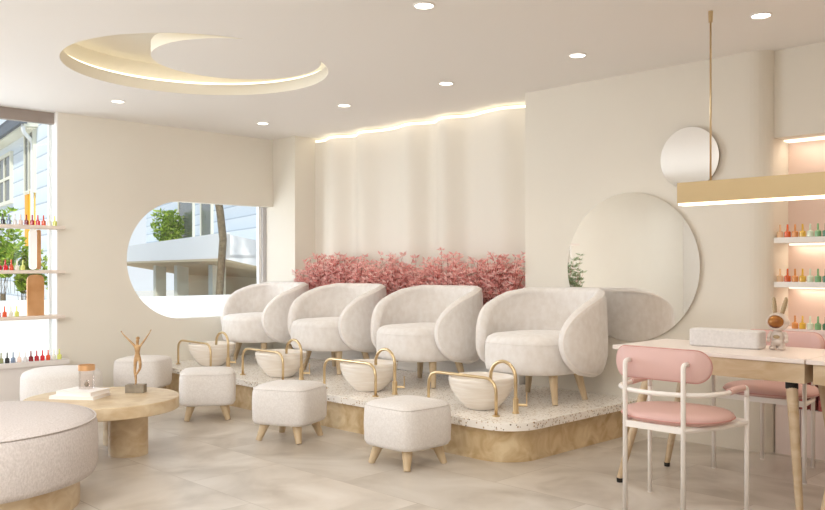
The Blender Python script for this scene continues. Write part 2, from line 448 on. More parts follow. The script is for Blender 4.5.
for z, pos in ((1.390, 'upper niche shelf'), (1.105, 'lower niche shelf'), (.806, 'cabinet top under the niche')):
    for i, c in enumerate(cols):
        if z < 1 and i < 2: continue
        bottle(c, (-2.184+i*.0468, 5.50, z), '%s nail polish bottle standing on the %s' % (names[c], pos), 'polish bottles in the lit niche', .95, 1.0)
obj_led = struct('niche_light_strip', box(B(), -2.20, 3, 5.60, 5.69, 2.024, 2.034), M['nicheled'])

# ------------------------------------------------------------------ left window shelves and cabinet
for z, lb in ((1.564, 'topmost shelf'), (1.173, 'middle shelf, second from top'), (.774, 'third shelf from top')):
    tag(bevel(obj('window_shelf', box(B(), -7.635, -7.45, -.30, 3.02, z-.03, z), M['shelf']), .004, 2), 'slim pale shelf of polish bottles across the left window, %s' % lb, 'shelf', 'shelves across the left window')
t = thing('low_cabinet', 'low white cabinet with a thick top under the left window', 'cabinet')
obj('cabinet_body', box(B(), -7.66, -7.47, -.30, 3.01, 0, .340), M['cabinet'], t)
obj('cabinet_top', box(B(), -7.66, -7.44, -.30, 3.05, .340, .381), M['cabinet'], t)
def lrow(z, items, pos, x=-7.52):
    seen = {}
    for y, c in items:
        seen.setdefault(c, []).append(y)
    for y, c in items:
        bottle(c, (x, y, z), '%s nail polish bottle standing on the %s' % (names[c], pos), 'polish bottles at the left window', 1.02, .88)
R1 = ['black', 'greyblue', 'white', 'blush', 'darkred', 'crimson', 'red', 'orangered', 'clear', 'lime']
lrow(1.564, [(2.515+i*.0486, c) for i, c in enumerate(R1)], 'topmost shelf in the left window')
lrow(1.173, [(2.488+i*.048, c) for i, c in enumerate(['crimson', 'red', 'orangered', 'clear', 'lime'])], 'second shelf in the left window')
lrow(.774, [(2.479+i*.050, c) for i, c in enumerate(['crimson', 'orangered', 'clear', 'lime'])], 'third shelf in the left window')
R4 = ['olive', 'black', 'greyblue', 'blush', 'white', 'darkred', 'crimson', 'red', 'orangered', 'clear', 'lime']
lrow(.381, [(2.495+i*.0490, c) for i, c in enumerate(R4)], 'low cabinet top by the left window', -7.50)
# copper panel and white panel
t = thing('display_panel', 'tall round-topped copper mirrored panel standing on the third window shelf', 'panel', (-7.545, 2.795, .774))
bm = B(); pts = [(-.072, 0), (.072, 0), (.072, .31)]+[(.072-.05+.05*math.cos(math.radians(a)), .31+.05*math.sin(math.radians(a))) for a in (30, 60, 90)]+[(-.022+.05*math.cos(math.radians(a)), .31+.05*math.sin(math.radians(a))) for a in (90, 120, 150, 180)]
prism(bm, pts, -.01, .01, 'x'); obj('panel_face', bm, M['copper'], t)
obj('panel_stand', box(B(), -.035, -.01, -.05, .05, 0, .03), M['white'], t)
t = thing('oval_panel', 'white rounded panel with a copper side edge standing on the second window shelf', 'panel', (-7.55, 2.775, 1.173))
bm = B(); pts = roundrect(.032, .176, .03, 6, 0, .180); prism(bm, pts, -.008, .008, 'x'); obj('panel_face', bm, mat('white_gloss_glow', (250, 250, 250), .3, emit=.15), t)  # slight glow added so the panel looks backlit white
bm = B(); prism(bm, roundrect(.018, .174, .015, 5, .050, .180), -.012, .004, 'x'); obj('copper_edge', bm, M['copper'], t)

# ------------------------------------------------------------------ crescent: downlights
dls = [(-6.764, 3.182, 'nearest the left window'), (-6.807, 4.672, 'above the leftmost armchair'), (-5.56, 4.655, 'above the second armchair from the left'),
       (-4.35, 4.65, 'above the gap left of the rightmost armchair'), (-3.163, 4.65, 'in front of the large round mirror'), (-1.947, 4.64, 'right of the brass pendant rod'), (-3.137, 3.181, 'at the top of the ceiling left of the pendant rod')]
for x, y, lb in dls:
    t = thing('downlight', 'small round recessed ceiling downlight %s' % lb, 'ceiling light', (x, y, H), group='recessed downlights')
    obj('trim_ring', lathe(B(), [(.050, -.001), (.058, -.001), (.058, -.006), (.050, -.007)], 32, closed=True), M['trim'], t)
    obj('diffuser', lathe(B(), [(0, -.004), (.050, -.004)], 32), M['lamp'], t)

# ------------------------------------------------------------------ dais
t = thing('platform', 'long raised dais with terrazzo top and tan stone base under the armchairs', 'platform')
def dais_outline(x0, x1, y0, y1, r):
    o = [(x0, y0)]
    for k in range(13):
        a = math.radians(-90+90*k/12); o.append((x1-r+r*math.cos(a), y0+r+r*math.sin(a)))
    return o+[(x1, y1), (x0, y1)]
d = obj('terrazzo_top', prism(B(), dais_outline(-7.635, -3.11, 3.905, Y1-.003, .24), .205, .255), M['terrazzo'], t); bevel(d, .006, 2)
obj('stone_base', prism(B(), dais_outline(-7.635, -3.165, 3.955, Y1-.003, .24), 0, .205), M['tanstone'], t, auto=30)

# ------------------------------------------------------------------ armchairs
def shell_pt(u, v, a, b, zb, zt):
    ph1, ph0 = math.radians(124), math.radians(48)
    vm = .42
    if v >= vm: k = (v-vm)/(1-vm); f = (1-k**2.0)**.62
    else: k = (vm-v)/vm; f = .42+.58*max(0, 1-k**2.2)**.5
    pm = ph0+(ph1-ph0)*f
    ph = u*pm
    infl = 1-.07*max(0, (.30-v)/.30)**2 - .03*v**2
    s, c = sup(ph, 2.25)[1], sup(ph, 2.25)[0]
    x = a*s*infl; y = b*c*infl
    return Vector((x, y, zb+(zt-zb)*v))
def armchair():
    t = thing('armchair', 'x', 'armchair', group='white tub armchairs on the dais')
    a, b, zb, zt, th = .465, .44, .212, .757, .082
    nu, nv = 44, 18; bm = B()
    def inner_pt(u, v):
        p = shell_pt(u, v, a, b, zb, zt); k = th
        n = Vector((p.x/(a*a), p.y/(b*b), 0)).normalized()
        return p-n*k
    out_g = [[shell_pt(-1+2*i/nu, j/nv, a, b, zb, zt) for i in range(nu+1)] for j in range(nv+1)]
    G = [[bm.verts.new(p) for p in row] for row in out_g]
    I = [[bm.verts.new(inner_pt(-1+2*i/nu, j/nv)) for i in range(nu+1)] for j in range(nv+1)]
    for j in range(nv):
        for i in range(nu):
            bm.faces.new((G[j][i], G[j][i+1], G[j+1][i+1], G[j+1][i])); bm.faces.new((I[j][i], I[j+1][i], I[j+1][i+1], I[j][i+1]))
    # rounded edge between skins
    loopO = [G[nv][i] for i in range(nu+1)]+[G[j][nu] for j in range(nv-1, -1, -1)]+[G[0][i] for i in range(nu-1, -1, -1)]+[G[j][0] for j in range(1, nv)]
    loopI = [I[nv][i] for i in range(nu+1)]+[I[j][nu] for j in range(nv-1, -1, -1)]+[I[0][i] for i in range(nu-1, -1, -1)]+[I[j][0] for j in range(1, nv)]
    cen = Vector((0, b*.45, zb+(zt-zb)*.45)); L = len(loopO)
    mids = []
    for k in range(L):
        o_, i_ = loopO[k].co, loopI[k].co
        # outward along the sheet: away from the previous interior
        tng = (loopO[(k+1) % L].co-loopO[k-1].co).normalized(); acr = (i_-o_).normalized(); d = tng.cross(acr).normalized()
        ms = []
        for q in (.18, .5, .82):
            ms.append(bm.verts.new(o_.lerp(i_, q)+d*.032*math.sin(PI*q)))
        mids.append(ms)
    # make sure bulge points outwards
    test = mids[nu//2][1].co
    if test.z < zt:
        for k in range(L):
            o_, i_ = loopO[k].co, loopI[k].co
            for q, m_ in zip((.18, .5, .82), mids[k]):
                base = o_.lerp(i_, q); m_.co = base-(m_.co-base)
    for k in range(L):
        k2 = (k+1) % L
        A = [loopO[k]]+mids[k]+[loopI[k]]; Bq = [loopO[k2]]+mids[k2]+[loopI[k2]]
        for q in range(4): bm.faces.new((A[q], Bq[q], Bq[q+1], A[q+1]))
    sp = [loopO[k].co+(mids[k][0].co-loopO[k].co)*.5 for k in range(L)]
    o = obj('backrest', bm, M['velvet'], t, smooth=True)
    # piping along both arm fronts and the top rim
    rng = [k for k in range(L) if not (nu+nv < k < 2*nu+nv)]
    start = rng.index(2*nu+nv) if 2*nu+nv in rng else 0
    order = list(range(2*nu+nv, L))+list(range(0, nu+nv+1))
    tb = tube(B(), [sp[k] for k in order], .0048, 6)
    obj('piping', tb, M['piping'], o, smooth=True)
    # seat
    bm = B()
    prof = [(.80, .203), (.90, .207), (.97, .222), (1, .26), (1, .38), (.985, .422), (.95, .450), (.86, .468), (.5, .479), (.2, .482)]
    R = []; n = 56
    for f, z in prof:
        ring = []
        for i in range(n):
            aa = 2*PI*(i+.5)/n; c, s = sup(aa, 2.7); hy = .37 if s > 0 else .405
            ring.append(bm.verts.new((.334*f*c, hy*f*s, z)))
        R.append(ring)
    for p_, q_ in zip(R, R[1:]):
        for i in range(n): bm.faces.new((p_[i], p_[(i+1) % n], q_[(i+1) % n], q_[i]))
    bm.faces.new(R[0]); bm.faces.new(R[-1])
    s_ = obj('seat', bm, M['velvet'], t, smooth=True)
    pts = []
    for i in range(n):
        aa = 2*PI*(i+.5)/n; c, s = sup(aa, 2.7); hy = .37 if s > 0 else .405
        pts.append((.334*.990*c, hy*.990*s, .416))
    obj('seam', tube(B(), pts, 0.003, 5, closed=True), M['velvet'], s_, smooth=True)
    for sx in (-1, 1):
        for sy in (-1, 1):
            bm = tube(B(), [(sx*.255, sy*.18, 0), (sx*.205, sy*.14, .235)], .019, 14, r2=.034)
            obj('leg', bm, M['oak'], t, smooth=True, auto=50)
    return t
CH = armchair()
chl = ['white velvet tub armchair on the dais, rightmost, in front of the round mirror', 'white velvet tub armchair on the dais, second from the right',
       'white velvet tub armchair on the dais, second from the left', 'white velvet tub armchair on the dais, leftmost, beside the round-ended window']
CX, CY = -3.63, 4.875
for i in range(4):
    loc = (CX-1.152*i, CY, .256)
    if i == 0: CH.location = loc; CH['label'] = chl[0]
    else: dup(CH, loc, 0, chl[i])

# ------------------------------------------------------------------ foot bowls, rails, taps
def bowl():
    t = thing('foot_bowl', 'x', 'basin', group='white foot bowls on the dais')
    prof = [(0, .0), (.095, 0), (.105, .006)]
    for k in range(1, 15):
        a = k/14; r = .105+.116*math.sin(a*PI/2)**.85; prof.append((r+.0022*math.sin(k*2.4), .006+.198*a))
    prof += [(.220, .211), (.213, .216), (.204, .211), (.20, .15), (.17, .08), (.10, .035), (0, .03)]
    obj('bowl_body', lathe(B(), prof, 48), M['ceramic'], t, smooth=True)
    return t
def rail():
    t = thing('foot_rail', 'x', 'rail', group='brass foot rails on the dais')
    p = arcpath([(-.298, 0, .0), (-.298, 0, .235), (.298, 0, .235), (.298, 0, .0)], .10, 10)
    obj('rail_tube', tube(B(), p, .0105, 12), M['brass'], t, smooth=True)
    for s in (-1, 1): obj('foot_plate', lathe(B(), [(0, 0), (.024, 0), (.024, .009), (0, .009)], 20, (s*.298, 0)), M['brass'], t, auto=30, smooth=True)
    return t
def tap():
    t = thing('tap', 'x', 'tap', group='brass taps beside the foot bowls')
    pts = [(0, 0, .008), (0, 0, .205)]
    for k in range(13):
        a = PI*k/12; pts.append((-.105+.105*math.cos(a), 0, .222+.105*math.sin(a)))
    pts.append((-.21, 0, .20))
    obj('spout', tube(B(), pts, .0115, 12), M['brass'], t, smooth=True)
    obj('tap_body', lathe(B(), [(0, 0), (.023, 0), (.023, .008), (.019, .010), (.019, .095), (.0125, .10), (0, .10)], 20), M['brass'], t, smooth=True, auto=35)
    h = obj('handle', tube(B(), [(.012, .01, .055), (.06, .045, .055)], .009, 10), M['brass'], t, smooth=True, auto=40)
    obj('lever', tube(B(), [(.057, .042, .045), (.057, .042, .135)], .0045, 8), M['brass'], h, smooth=True, auto=40)
    return t
BW, RL, TP = bowl(), rail(), tap()
pl = ['rightmost, in front of the rightmost armchair', 'second from the right', 'second from the left', 'leftmost, behind the leftmost square stool']
bx = [(-3.66, 4.25), (-4.795, 4.25), (-5.935, 4.25), (-7.06, 4.25)]
for i in range(4):
    lb = 'ribbed white ceramic foot bowl on the dais, '+pl[i]
    lr = 'low brass foot rail arching before its bowl, '+pl[i]
    lt = 'tall brass gooseneck tap over its bowl, '+pl[i]
    x, y = bx[i]
    L1, L2, L3 = (x, y+.01, .256), (x-.028, 4.085, .256), (x+.288, 4.26, .256)
    if i == 0:
        for o, l, tx in ((BW, L1, lb), (RL, L2, lr), (TP, L3, lt)): o.location = l; o['label'] = tx
    else: dup(BW, L1, 0, lb); dup(RL, L2, 0, lr); dup(TP, L3, 0, lt)

# ------------------------------------------------------------------ square stools
def stool():
    t = thing('stool', 'x', 'stool', group='square white boucle stools')
    bm = B(); h = .216
    rings = [(h-.035, h-.035, .117), (h-.012, h-.012, .122), (h, h, .145), (h+.003, h+.003, .25), (h, h, .335), (h-.008, h-.008, .362), (h-.03, h-.03, .380), (h-.09, h-.09, .390), (.06, .06, .394)]
    cushion(bm, rings, 4.8, 64); s_ = obj('seat', bm, M['boucle'], t, smooth=True)
    pts = [(sup(2*PI*(i+.5)/64, 4.8)[0]*(h-.006), sup(2*PI*(i+.5)/64, 4.8)[1]*(h-.006), .362) for i in range(64)]
    obj('seam', tube(B(), pts, .0028, 5, closed=True), M['boucle'], s_, smooth=True)
    for sx in (-1, 1):
        for sy in (-1, 1):
            obj('leg', tube(B(), [(sx*.158, sy*.158, 0), (sx*.118, sy*.118, .140)], .020, 14, r2=.036), M['oak'], t, smooth=True, auto=50)
    return t
def S(s, d): return (s*.7022-d*.7121, s*.7121+d*.7022)
ST = stool()
sd = [(-.03, 5.12, 0, 'square white boucle stool on splayed oak legs, in front of the rightmost foot bowl'),
      (-.86, 5.87, 24, 'square white boucle stool on splayed oak legs, second from the right before the dais'),
      (-1.635, 6.68, 58, 'square white boucle stool on splayed oak legs, just right of the round travertine coffee table'),
      (-2.44, 7.58, 40, 'square white boucle stool behind the bronze figure, against the cream wall')]
for i, (s, d_, r, lb) in enumerate(sd):
    x, y = S(s, d_)
    if i == 0: ST.location = (x, y, 0); ST['label'] = lb; ST.rotation_euler.z = math.radians(r)
    else: dup(ST, (x, y, 0), math.radians(r), lb)

# ------------------------------------------------------------------ round ottomans and coffee table
def roundprof(R, z0, z1, top):
    return [(0, z0), (R-.05, z0), (R-.012, z0+.012), (R, z0+.045), (R+.004, (z0+z1)/2), (R, z1-.05), (R-.012, z1-.022), (R-.035, z1-.008), (R*.75, z1+top*.6), (R*.4, z1+top), (0, z1+top*1.05)]
x, y = S(-2.235, 4.12)
t = thing('round_ottoman', 'large round cream linen ottoman on a travertine plinth at the left foreground', 'ottoman', (x, y, 0))
c_ = obj('cushion', lathe(B(), roundprof(.640, .150, .452, .012), 96), M['linen'], t, smooth=True)
obj('seam', tube(B(), [(.631*math.cos(2*PI*i/96), .631*math.sin(2*PI*i/96), .4335) for i in range(96)], .004, 6, closed=True), M['linen'], c_, smooth=True)
obj('plinth', lathe(B(), [(0, 0), (.555, 0), (.555, .155), (0, .155)], 96), M['travertine'], t, smooth=True, auto=40)
x, y = S(-2.775, 6.62)
t = thing('round_pouf', 'small round white boucle pouf behind the coffee table by the window cabinet', 'pouf', (x, y, 0))
c_ = obj('cushion', lathe(B(), roundprof(.30, .06, .39, .012), 64), M['boucle'], t, smooth=True)
obj('plinth', lathe(B(), [(0, 0), (.25, 0), (.25, .062), (0, .062)], 64), M['oak'], t, smooth=True, auto=40)
tx, ty = S(-2.0, 5.40)
t = thing('coffee_table', 'low round travertine coffee table on thick rounded pillar legs', 'table', (tx, ty, 0))
d = obj('tabletop', lathe(B(), [(0, .283), (.472, .283), (.476, .287), (.476, .356), (.472, .36), (0, .36)], 96), M['travertine'], t, smooth=True, auto=30)
for s, dd in ((.175, -.03), (.02, .30), (-.24, -.14)):
    p = S(s, dd); obj('leg', lathe(B(), [(0, 0), (.122, 0), (.122, .283), (0, .283)], 40, p), M['travertine'], t, smooth=True, auto=30)
# books
bxy = (-5.345, 2.262)
def book(nm, lb, z, w, d_, h, r, off=(0, 0)):
    t = thing('book', lb, 'book', (bxy[0]+off[0], bxy[1]+off[1], z), math.radians(r), group='white books on the coffee table')
    c = B(); box(c, -w, w, -d_, d_, 0, .003); box(c, -w, w, -d_, d_, h-.003, h); box(c, -w, -w+.003, -d_, d_, .003, h-.003)
    obj('cover', c, M['cover'], t); obj('pages', box(B(), -w+.004, w-.004, -d_+.004, d_-.004, .0031, h-.0031), M['paper'], t)
book('book', 'larger white book lying flat on the coffee table, bottom of the pile', .3605, .150, .112, .022, 38)
book('book', 'smaller white book lying on top of the other white book', .3830, .128, .100, .028, 30, (.02, .012))
t = thing('candle_jar', 'clear glass jar with a copper rim standing on the white books', 'jar', (bxy[0]-.010, bxy[1]+.045, .4112))
obj('jar_glass', lathe(B(), [(0, 0), (.046, 0), (.049, .006), (.049, .150), (.046, .150), (.046, .010), (0, .010)], 40), M['jarglass'], t, smooth=True, auto=40)
obj('copper_rim', lathe(B(), [(.0495, .118), (.052, .118), (.052, .154), (.0495, .154)], 40, closed=True), M['copper'], t, smooth=True, auto=40)
b_ = B(); ell(b_, (0, 0, .027), (.014, .014, .017)); tube(b_, [(0, 0, .04), (.002, 0, .055)], .0015, 6)
obj('candle_stub', b_, M['darkstone'], t, smooth=True)

# bronze figure
sx_, sy_ = S(-1.852, 5.60)
t = thing('figurine', 'bronze dancer figurine with raised arms on a grey stone block on the coffee table', 'figurine', (sx_, sy_, .3605), math.radians(45.4))
bevel(obj('stone_block', box(B(), -.062, .062, -.036, .036, 0, .054), M['darkstone'], t), .002, 2)
J = {'pel': (.010, 0, .235, .021, .014), 'wst': (.010, 0, .262, .015, .012), 'che': (.010, -.002, .295, .023, .014), 'nck': (.010, 0, .327, .008, .008), 'hd0': (.011, -.002, .343, .0125, .013), 'hd1': (.011, -.003, .364, .0095, .011),
     'ls': (-.014, 0, .318, .0085, .008), 'le': (-.050, .002, .352, .006, .006), 'lw': (-.083, 0, .386, .0042, .0042), 'lh': (-.094, 0, .398, .005, .003),
     'rs': (.034, 0, .318, .0085, .008), 're': (.062, .002, .356, .006, .006), 'rw': (.088, 0, .394, .0042, .0042), 'rh': (.097, 0, .407, .005, .003),
     'lhp': (-.004, 0, .222, .0135, .013), 'lk': (-.006, -.004, .140, .0095, .010), 'lc': (-.004, .004, .110, .0095, .010), 'la': (.000, 0, .062, .0055, .006), 'lt': (.000, -.022, .053, .006, .004),
     'rhp': (.024, 0, .222, .0135, .013), 'rk': (.044, -.046, .186, .0095, .010), 'rc': (.036, -.028, .162, .009, .009), 'ra': (.006, -.010, .120, .0055, .006), 'rt': (-.002, -.022, .108, .006, .004)}
Ed = [('pel', 'wst'), ('wst', 'che'), ('che', 'nck'), ('nck', 'hd0'), ('hd0', 'hd1'), ('che', 'ls'), ('ls', 'le'), ('le', 'lw'), ('lw', 'lh'), ('che', 'rs'), ('rs', 're'), ('re', 'rw'), ('rw', 'rh'),
      ('pel', 'lhp'), ('lhp', 'lk'), ('lk', 'lc'), ('lc', 'la'), ('la', 'lt'), ('pel', 'rhp'), ('rhp', 'rk'), ('rk', 'rc'), ('rc', 'ra'), ('ra', 'rt')]
def skinned(name, J, Ed, root, m, parent, lev=2):
    ks = list(J); me = bpy.data.meshes.new(name); me.from_pydata([J[k][:3] for k in ks], [(ks.index(a), ks.index(b)) for a, b in Ed], [])
    me.materials.append(m); o = bpy.data.objects.new(name, me); C.objects.link(o)
    md = o.modifiers.new('skin', 'SKIN'); md.use_smooth_shade = True
    for i, k in enumerate(ks):
        v = me.skin_vertices[0].data[i]; v.radius = J[k][3:5]; v.use_root = (k == root)
    s = o.modifiers.new('sub', 'SUBSURF'); s.levels = lev; s.render_levels = lev
    if parent: o.parent = parent
    return o
fg = skinned('figure_body', J, Ed, 'pel', M['bronze'], t)
b_ = B()
for s, wx, wz in ((-1, -.094, .398), (1, .097, .407)):
    for q, (dx, dz) in enumerate(((-.006, .010), (-.002, .014), (.002, .015), (.005, .012))):
        tube(b_, [(wx, 0, wz), (wx+dx*.6+s*.002, 0, wz+dz*.7), (wx+dx+s*.003, -.001, wz+dz)], .0017, 6, r2=.0011)
    tube(b_, [(wx-s*.003, 0, wz-.001), (wx-s*.010, -.002, wz+.004)], .0018, 6, r2=.0012)
obj('fingers', b_, M['bronze'], fg, smooth=True)
b_ = B(); ell(b_, (.011, -.0165, .353), (.0022, .004, .0035)); ell(b_, (.011, .004, .362), (.013, .013, .011)); ell(b_, (.011, .016, .366), (.006, .006, .006))
obj('hair_knot', b_, M['bronze'], fg, smooth=True)

# ------------------------------------------------------------------ mirrors
t = thing('wall_mirror', 'large round frameless mirror on the wall behind the rightmost armchair', 'mirror', (-3.197, Y1, 1.20))
def disc_y(bm, r, y0, y1, n=96):
    prism(bm, [(r*math.cos(2*PI*i/n), r*math.sin(2*PI*i/n)) for i in range(n)], y0, y1, 'y'); return bm
obj('backing', disc_y(B(), .530, -.014, -.002), M['brasslight'], t, auto=30)
obj('mirror_glass', disc_y(B(), .536, -.022, -.0145), M['mirror'], t, auto=30)
t = thing('wall_mirror', 'small round mirror high on the wall behind the brass pendant', 'mirror', (-2.735, Y1, 1.943))
obj('backing', disc_y(B(), .205, -.024, -.002), M['gapshade'], t, auto=30)
obj('mirror_glass', disc_y(B(), .212, -.032, -.0245), M['mirror'], t, auto=30)

# ------------------------------------------------------------------ pendant
t = thing('pendant_light', 'long brass linear pendant hanging by thin rods over the desks', 'pendant light', (-2.285, 4.37, -.008))
bm = B(); box(bm, 0, 2.9, -.045, .045, 1.563, 1.677); bevel(obj('housing', bm, M['brasslight'], t), .002, 2)
obj('diffuser', box(B(), .006, 2.894, -.039, .039, 1.551, 1.5625), M['ledcool'], t)
for x in (.175, 2.575):
    r_ = obj('rod', tube(B(), [(x, 0, 1.677), (x, 0, 2.607)], .0055, 10), M['brass'], t, smooth=True)
    obj('ceiling_mount', lathe(B(), [(0, 2.545), (.011, 2.545), (.013, 2.606), (0, 2.606)], 16, (x, 0)), M['brass'], r_, smooth=True, auto=40)

# ------------------------------------------------------------------ desks
def desk(x0, x1, label):
    t = thing('desk', label, 'desk', (x0, 4.21, 0), group='manicure desks')
    w = x1-x0; dp = .62
    bevel(obj('desktop', box(B(), 0, w-.001, 0, dp, .727, .75), M['desktop'], t), .003, 2)
    bm = B(); box(bm, .03, w-.004, .012, .03, .630, .727); box(bm, .03, w-.03, dp-.03, dp-.012, .630, .727); box(bm, .03, .048, .03, dp-.03, .630, .727); box(bm, w-.022, w-.004, .03, dp-.03, .630, .727)
    obj('apron', bm, M['oak_desk'], t)
    for sx, sy in ((0, 0), (0, 1), (1, 0), (1, 1)):
        xt = .19 if sx == 0 else w-.09; yt = .08 if sy == 0 else .50
        xb = xt+(-.075 if sx == 0 else .11); yb = yt+(-.19 if sy == 0 else -.08)
        l_ = obj('leg', tube(B(), [(xb, yb, .02), (xt, yt, .60)], .017, 16, r2=.028), M['oak_desk'], t, smooth=True, auto=50)
        obj('collar', lathe(B(), [(0, .592), (.030, .592), (.030, .632), (0, .632)], 18, (xt, yt)), M['black'], l_, smooth=True, auto=40)
        obj('foot_cap', lathe(B(), [(0, 0), (.016, 0), (.018, .024), (0, .022)], 14, (xb, yb)), M['black'], l_, smooth=True, auto=40)
    return t
desk(-2.625, -1.556, 'pale ash manicure desk with white top carrying the speckled box and rabbit figurine')
desk(-1.550, -.45, 'pale ash manicure desk with white top, cut off by the right edge of the photo')
t = tag(obj('storage_box', cushion(B(), [(.190, .058, 0), (.198, .066, .008), (.198, .066, .092), (.190, .058, .100)], 9, 64), M['plasterbox'], None, smooth=True, auto=40),
        'long speckled white stone box with rounded corners on the desk', 'box')
t.location = (-2.105, 4.56, .7505); t.rotation_euler.z = math.radians(3)

# rabbit astronaut ornament
t = thing('rabbit_figurine', 'silver rabbit astronaut ornament with gold ears and amber visor on the desk', 'figurine', (-1.838, 4.60, .7505), math.radians(6))
b_ = B(); ell(b_, (0, 0, .072), (.036, .03, .038)); ell(b_, (0, -.004, .045), (.034, .028, .025))
bd = obj('body', b_, M['chrome'], t, smooth=True)
b_ = B(); ell(b_, (0, -.031, .073), (.018, .006, .011)); obj('chest_panel', b_, M['gold'], bd, smooth=True)
for s in (-1, 1):
    b_ = B(); tube(b_, [(s*.030, 0, .096), (s*.044, -.004, .074), (s*.046, -.012, .056)], .012, 12, r2=.009); ell(b_, (s*.046, -.014, .052), (.0115, .0115, .0115))
    obj('arm', b_, M['chrome'], t, smooth=True)
    b_ = B(); tube(b_, [(s*.019, 0, .04), (s*.021, -.002, .012)], .017, 14, r2=.019); ell(b_, (s*.022, -.010, .011), (.021, .027, .0115))
    obj('leg', b_, M['chrome'], t, smooth=True)
    b_ = B(); x0, x1 = (-.016, -.021) if s < 0 else (.020, .041)
    for q in range(7):
        f = q/6; ell(b_, (x0+(x1-x0)*f, 0, .196+.074*f), (.0075+.0055*math.sin(PI*(.15+.7*f)), .007, .016), 12, 8)
    obj('ear', b_, M['gold'], t, smooth=True)
b_ = B(); ell(b_, (0, 0, .152), (.056, .050, .051), 28, 18); hl = obj('helmet', b_, M['chrome'], t, smooth=True)
b_ = B(); ell(b_, (-.002, -.016, .153), (.046, .046, .039), 24, 16); obj('visor', b_, M['visor'], hl, smooth=True)
b_ = B(); tube(b_, [(-.002+.0450*math.cos(2*PI*i/32), -.031, .153+.040*math.sin(2*PI*i/32)) for i in range(32)], .004, 8, closed=True); obj('visor_ring', b_, M['chrome'], hl, smooth=True)
for s in (-1, 1):
    b_ = B(); ell(b_, (s*.053, .002, .150), (.008, .016, .016)); obj('earpiece', b_, M['chrome'], hl, smooth=True)

# ------------------------------------------------------------------ pink chairs (front legs at y = 0, facing +Y)
def dining():
    t = thing('dining_chair', 'x', 'chair', group='pink leather chairs at the desk')
    r = .0115; fx, ry, rx = .262, -.43, .152
    for s in (-1, 1):
        l_ = obj('leg', tube(B(), [(s*fx, 0, .0), (s*fx, 0, .565)], r, 12), M['whitemetal'], t, smooth=True)
        obj('foot_cap', lathe(B(), [(0, 0), (.0125, 0), (.0125, .006), (0, .006)], 12, (s*fx, 0)), M['whitemetal'], l_)
        p = arcpath([(s*rx, ry, 0), (s*rx, ry, .745), (s*rx, ry+.04, .745)], .03, 8)
        l_ = obj('leg', tube(B(), p, r, 12), M['whitemetal'], t, smooth=True)
        obj('foot_cap', lathe(B(), [(0, 0), (.0125, 0), (.0125, .006), (0, .006)], 12, (s*rx, ry)), M['whitemetal'], l_)
    # one continuous arm hoop passing behind the rear posts
    hoop = [(fx, 0, .565), (fx, 0, .612), (fx, -.06, .615), (fx, -.14, .612)]
    for k in range(0, 19):
        a = math.radians(0+180*k/18); hoop.append((fx*math.cos(a), -.20-(.255*math.sin(a)**.8 if math.sin(a) > 0 else 0), .605))
    hoop += [(-fx, -.14, .612), (-fx, -.06, .615), (-fx, 0, .612), (-fx, 0, .565)]
    hp = arcpath(hoop[:3], .04, 8)[:-1]+hoop[2:-3]+arcpath(hoop[-3:], .04, 8)
    ar = obj('arm_hoop', tube(B(), hp, r, 12), M['whitemetal'], t, smooth=True)
    for s in (-1, 1): obj('arm_pad', tube(B(), [(s*fx, -.045, .615), (s*fx, -.10, .614), (s*fx*.998, -.19, .609)], .0165, 14), M['pinkleather'], ar, smooth=True, auto=50)
    bm = B()
    box(bm, -fx, fx, -.012, .012, .425, .455); box(bm, -rx, rx, ry-.008, ry+.012, .425, .455)
    for s in (-1, 1): tube(bm, [(s*fx, 0, .44), (s*.235, -.2, .44), (s*rx, ry, .44)], .013, 8)
    obj('seat_frame', bm, M['whitemetal'], t)
    bm = B(); prof = [(.85, .452), (.95, .458), (1, .474), (.985, .488), (.92, .499), (.6, .506), (.25, .508)]; n = 48; R = []
    for f, z in prof:
        ring = []
        for i in range(n):
            c, s = sup(2*PI*(i+.5)/n, 2.4); ring.append(bm.verts.new((.265*f*c*(1-.06*max(0, -s)), -.205+.235*f*s, z)))
        R.append(ring)
    for p_, q_ in zip(R, R[1:]):
        for i in range(n): bm.faces.new((p_[i], p_[(i+1) % n], q_[(i+1) % n], q_[i]))
    bm.faces.new(R[0]); bm.faces.new(R[-1])
    se = obj('seat', bm, M['pinkleather'], t, smooth=True)
    obj('piping', tube(B(), [(.266*sup(2*PI*(i+.5)/n, 2.4)[0]*(1-.06*max(0, -sup(2*PI*(i+.5)/n, 2.4)[1])), -.205+.236*sup(2*PI*(i+.5)/n, 2.4)[1], .474) for i in range(n)], .0035, 6, closed=True), M['pinkseam'], se, smooth=True)
    # curved stadium backrest
    bm = B(); out = roundrect(.255, .076, .074, 10); n = len(out); Rc = .52
    def bend(x, z, off): a = x/Rc; return (( Rc-off)*math.sin(a), ry+.055+Rc*(1-math.cos(a))+off*math.cos(a)-.02, .735+z)
    rings = []
    for sc_, off in ((.90, -.020), (.97, -.016), (1, -.006), (1, .006), (.97, .016), (.90, .020)):
        rings.append([bm.verts.new(bend(x*(1-(1-sc_)*.3), z*sc_, off)) for x, z in out])
    for p_, q_ in zip(rings, rings[1:]):
        for i in range(n): bm.faces.new((p_[i], p_[(i+1) % n], q_[(i+1) % n], q_[i]))
    for ring in (rings[0], rings[-1]):
        # strips across the stadium, matching points of the upper and lower outline
        m_ = n//2
        for i in range(m_-1):
            a, b, c, d_ = ring[i], ring[i+1], ring[n-2-i], ring[n-1-i]
            if len({a, b, c, d_}) == 4: bm.faces.new((a, b, c, d_))
    bk = obj('backrest', bm, M['pinkleather'], t, smooth=True)
    obj('piping', tube(B(), [bend(x, z, -.012) for x, z in out], .0032, 6, closed=True), M['pinkseam'], bk, smooth=True)
    return t
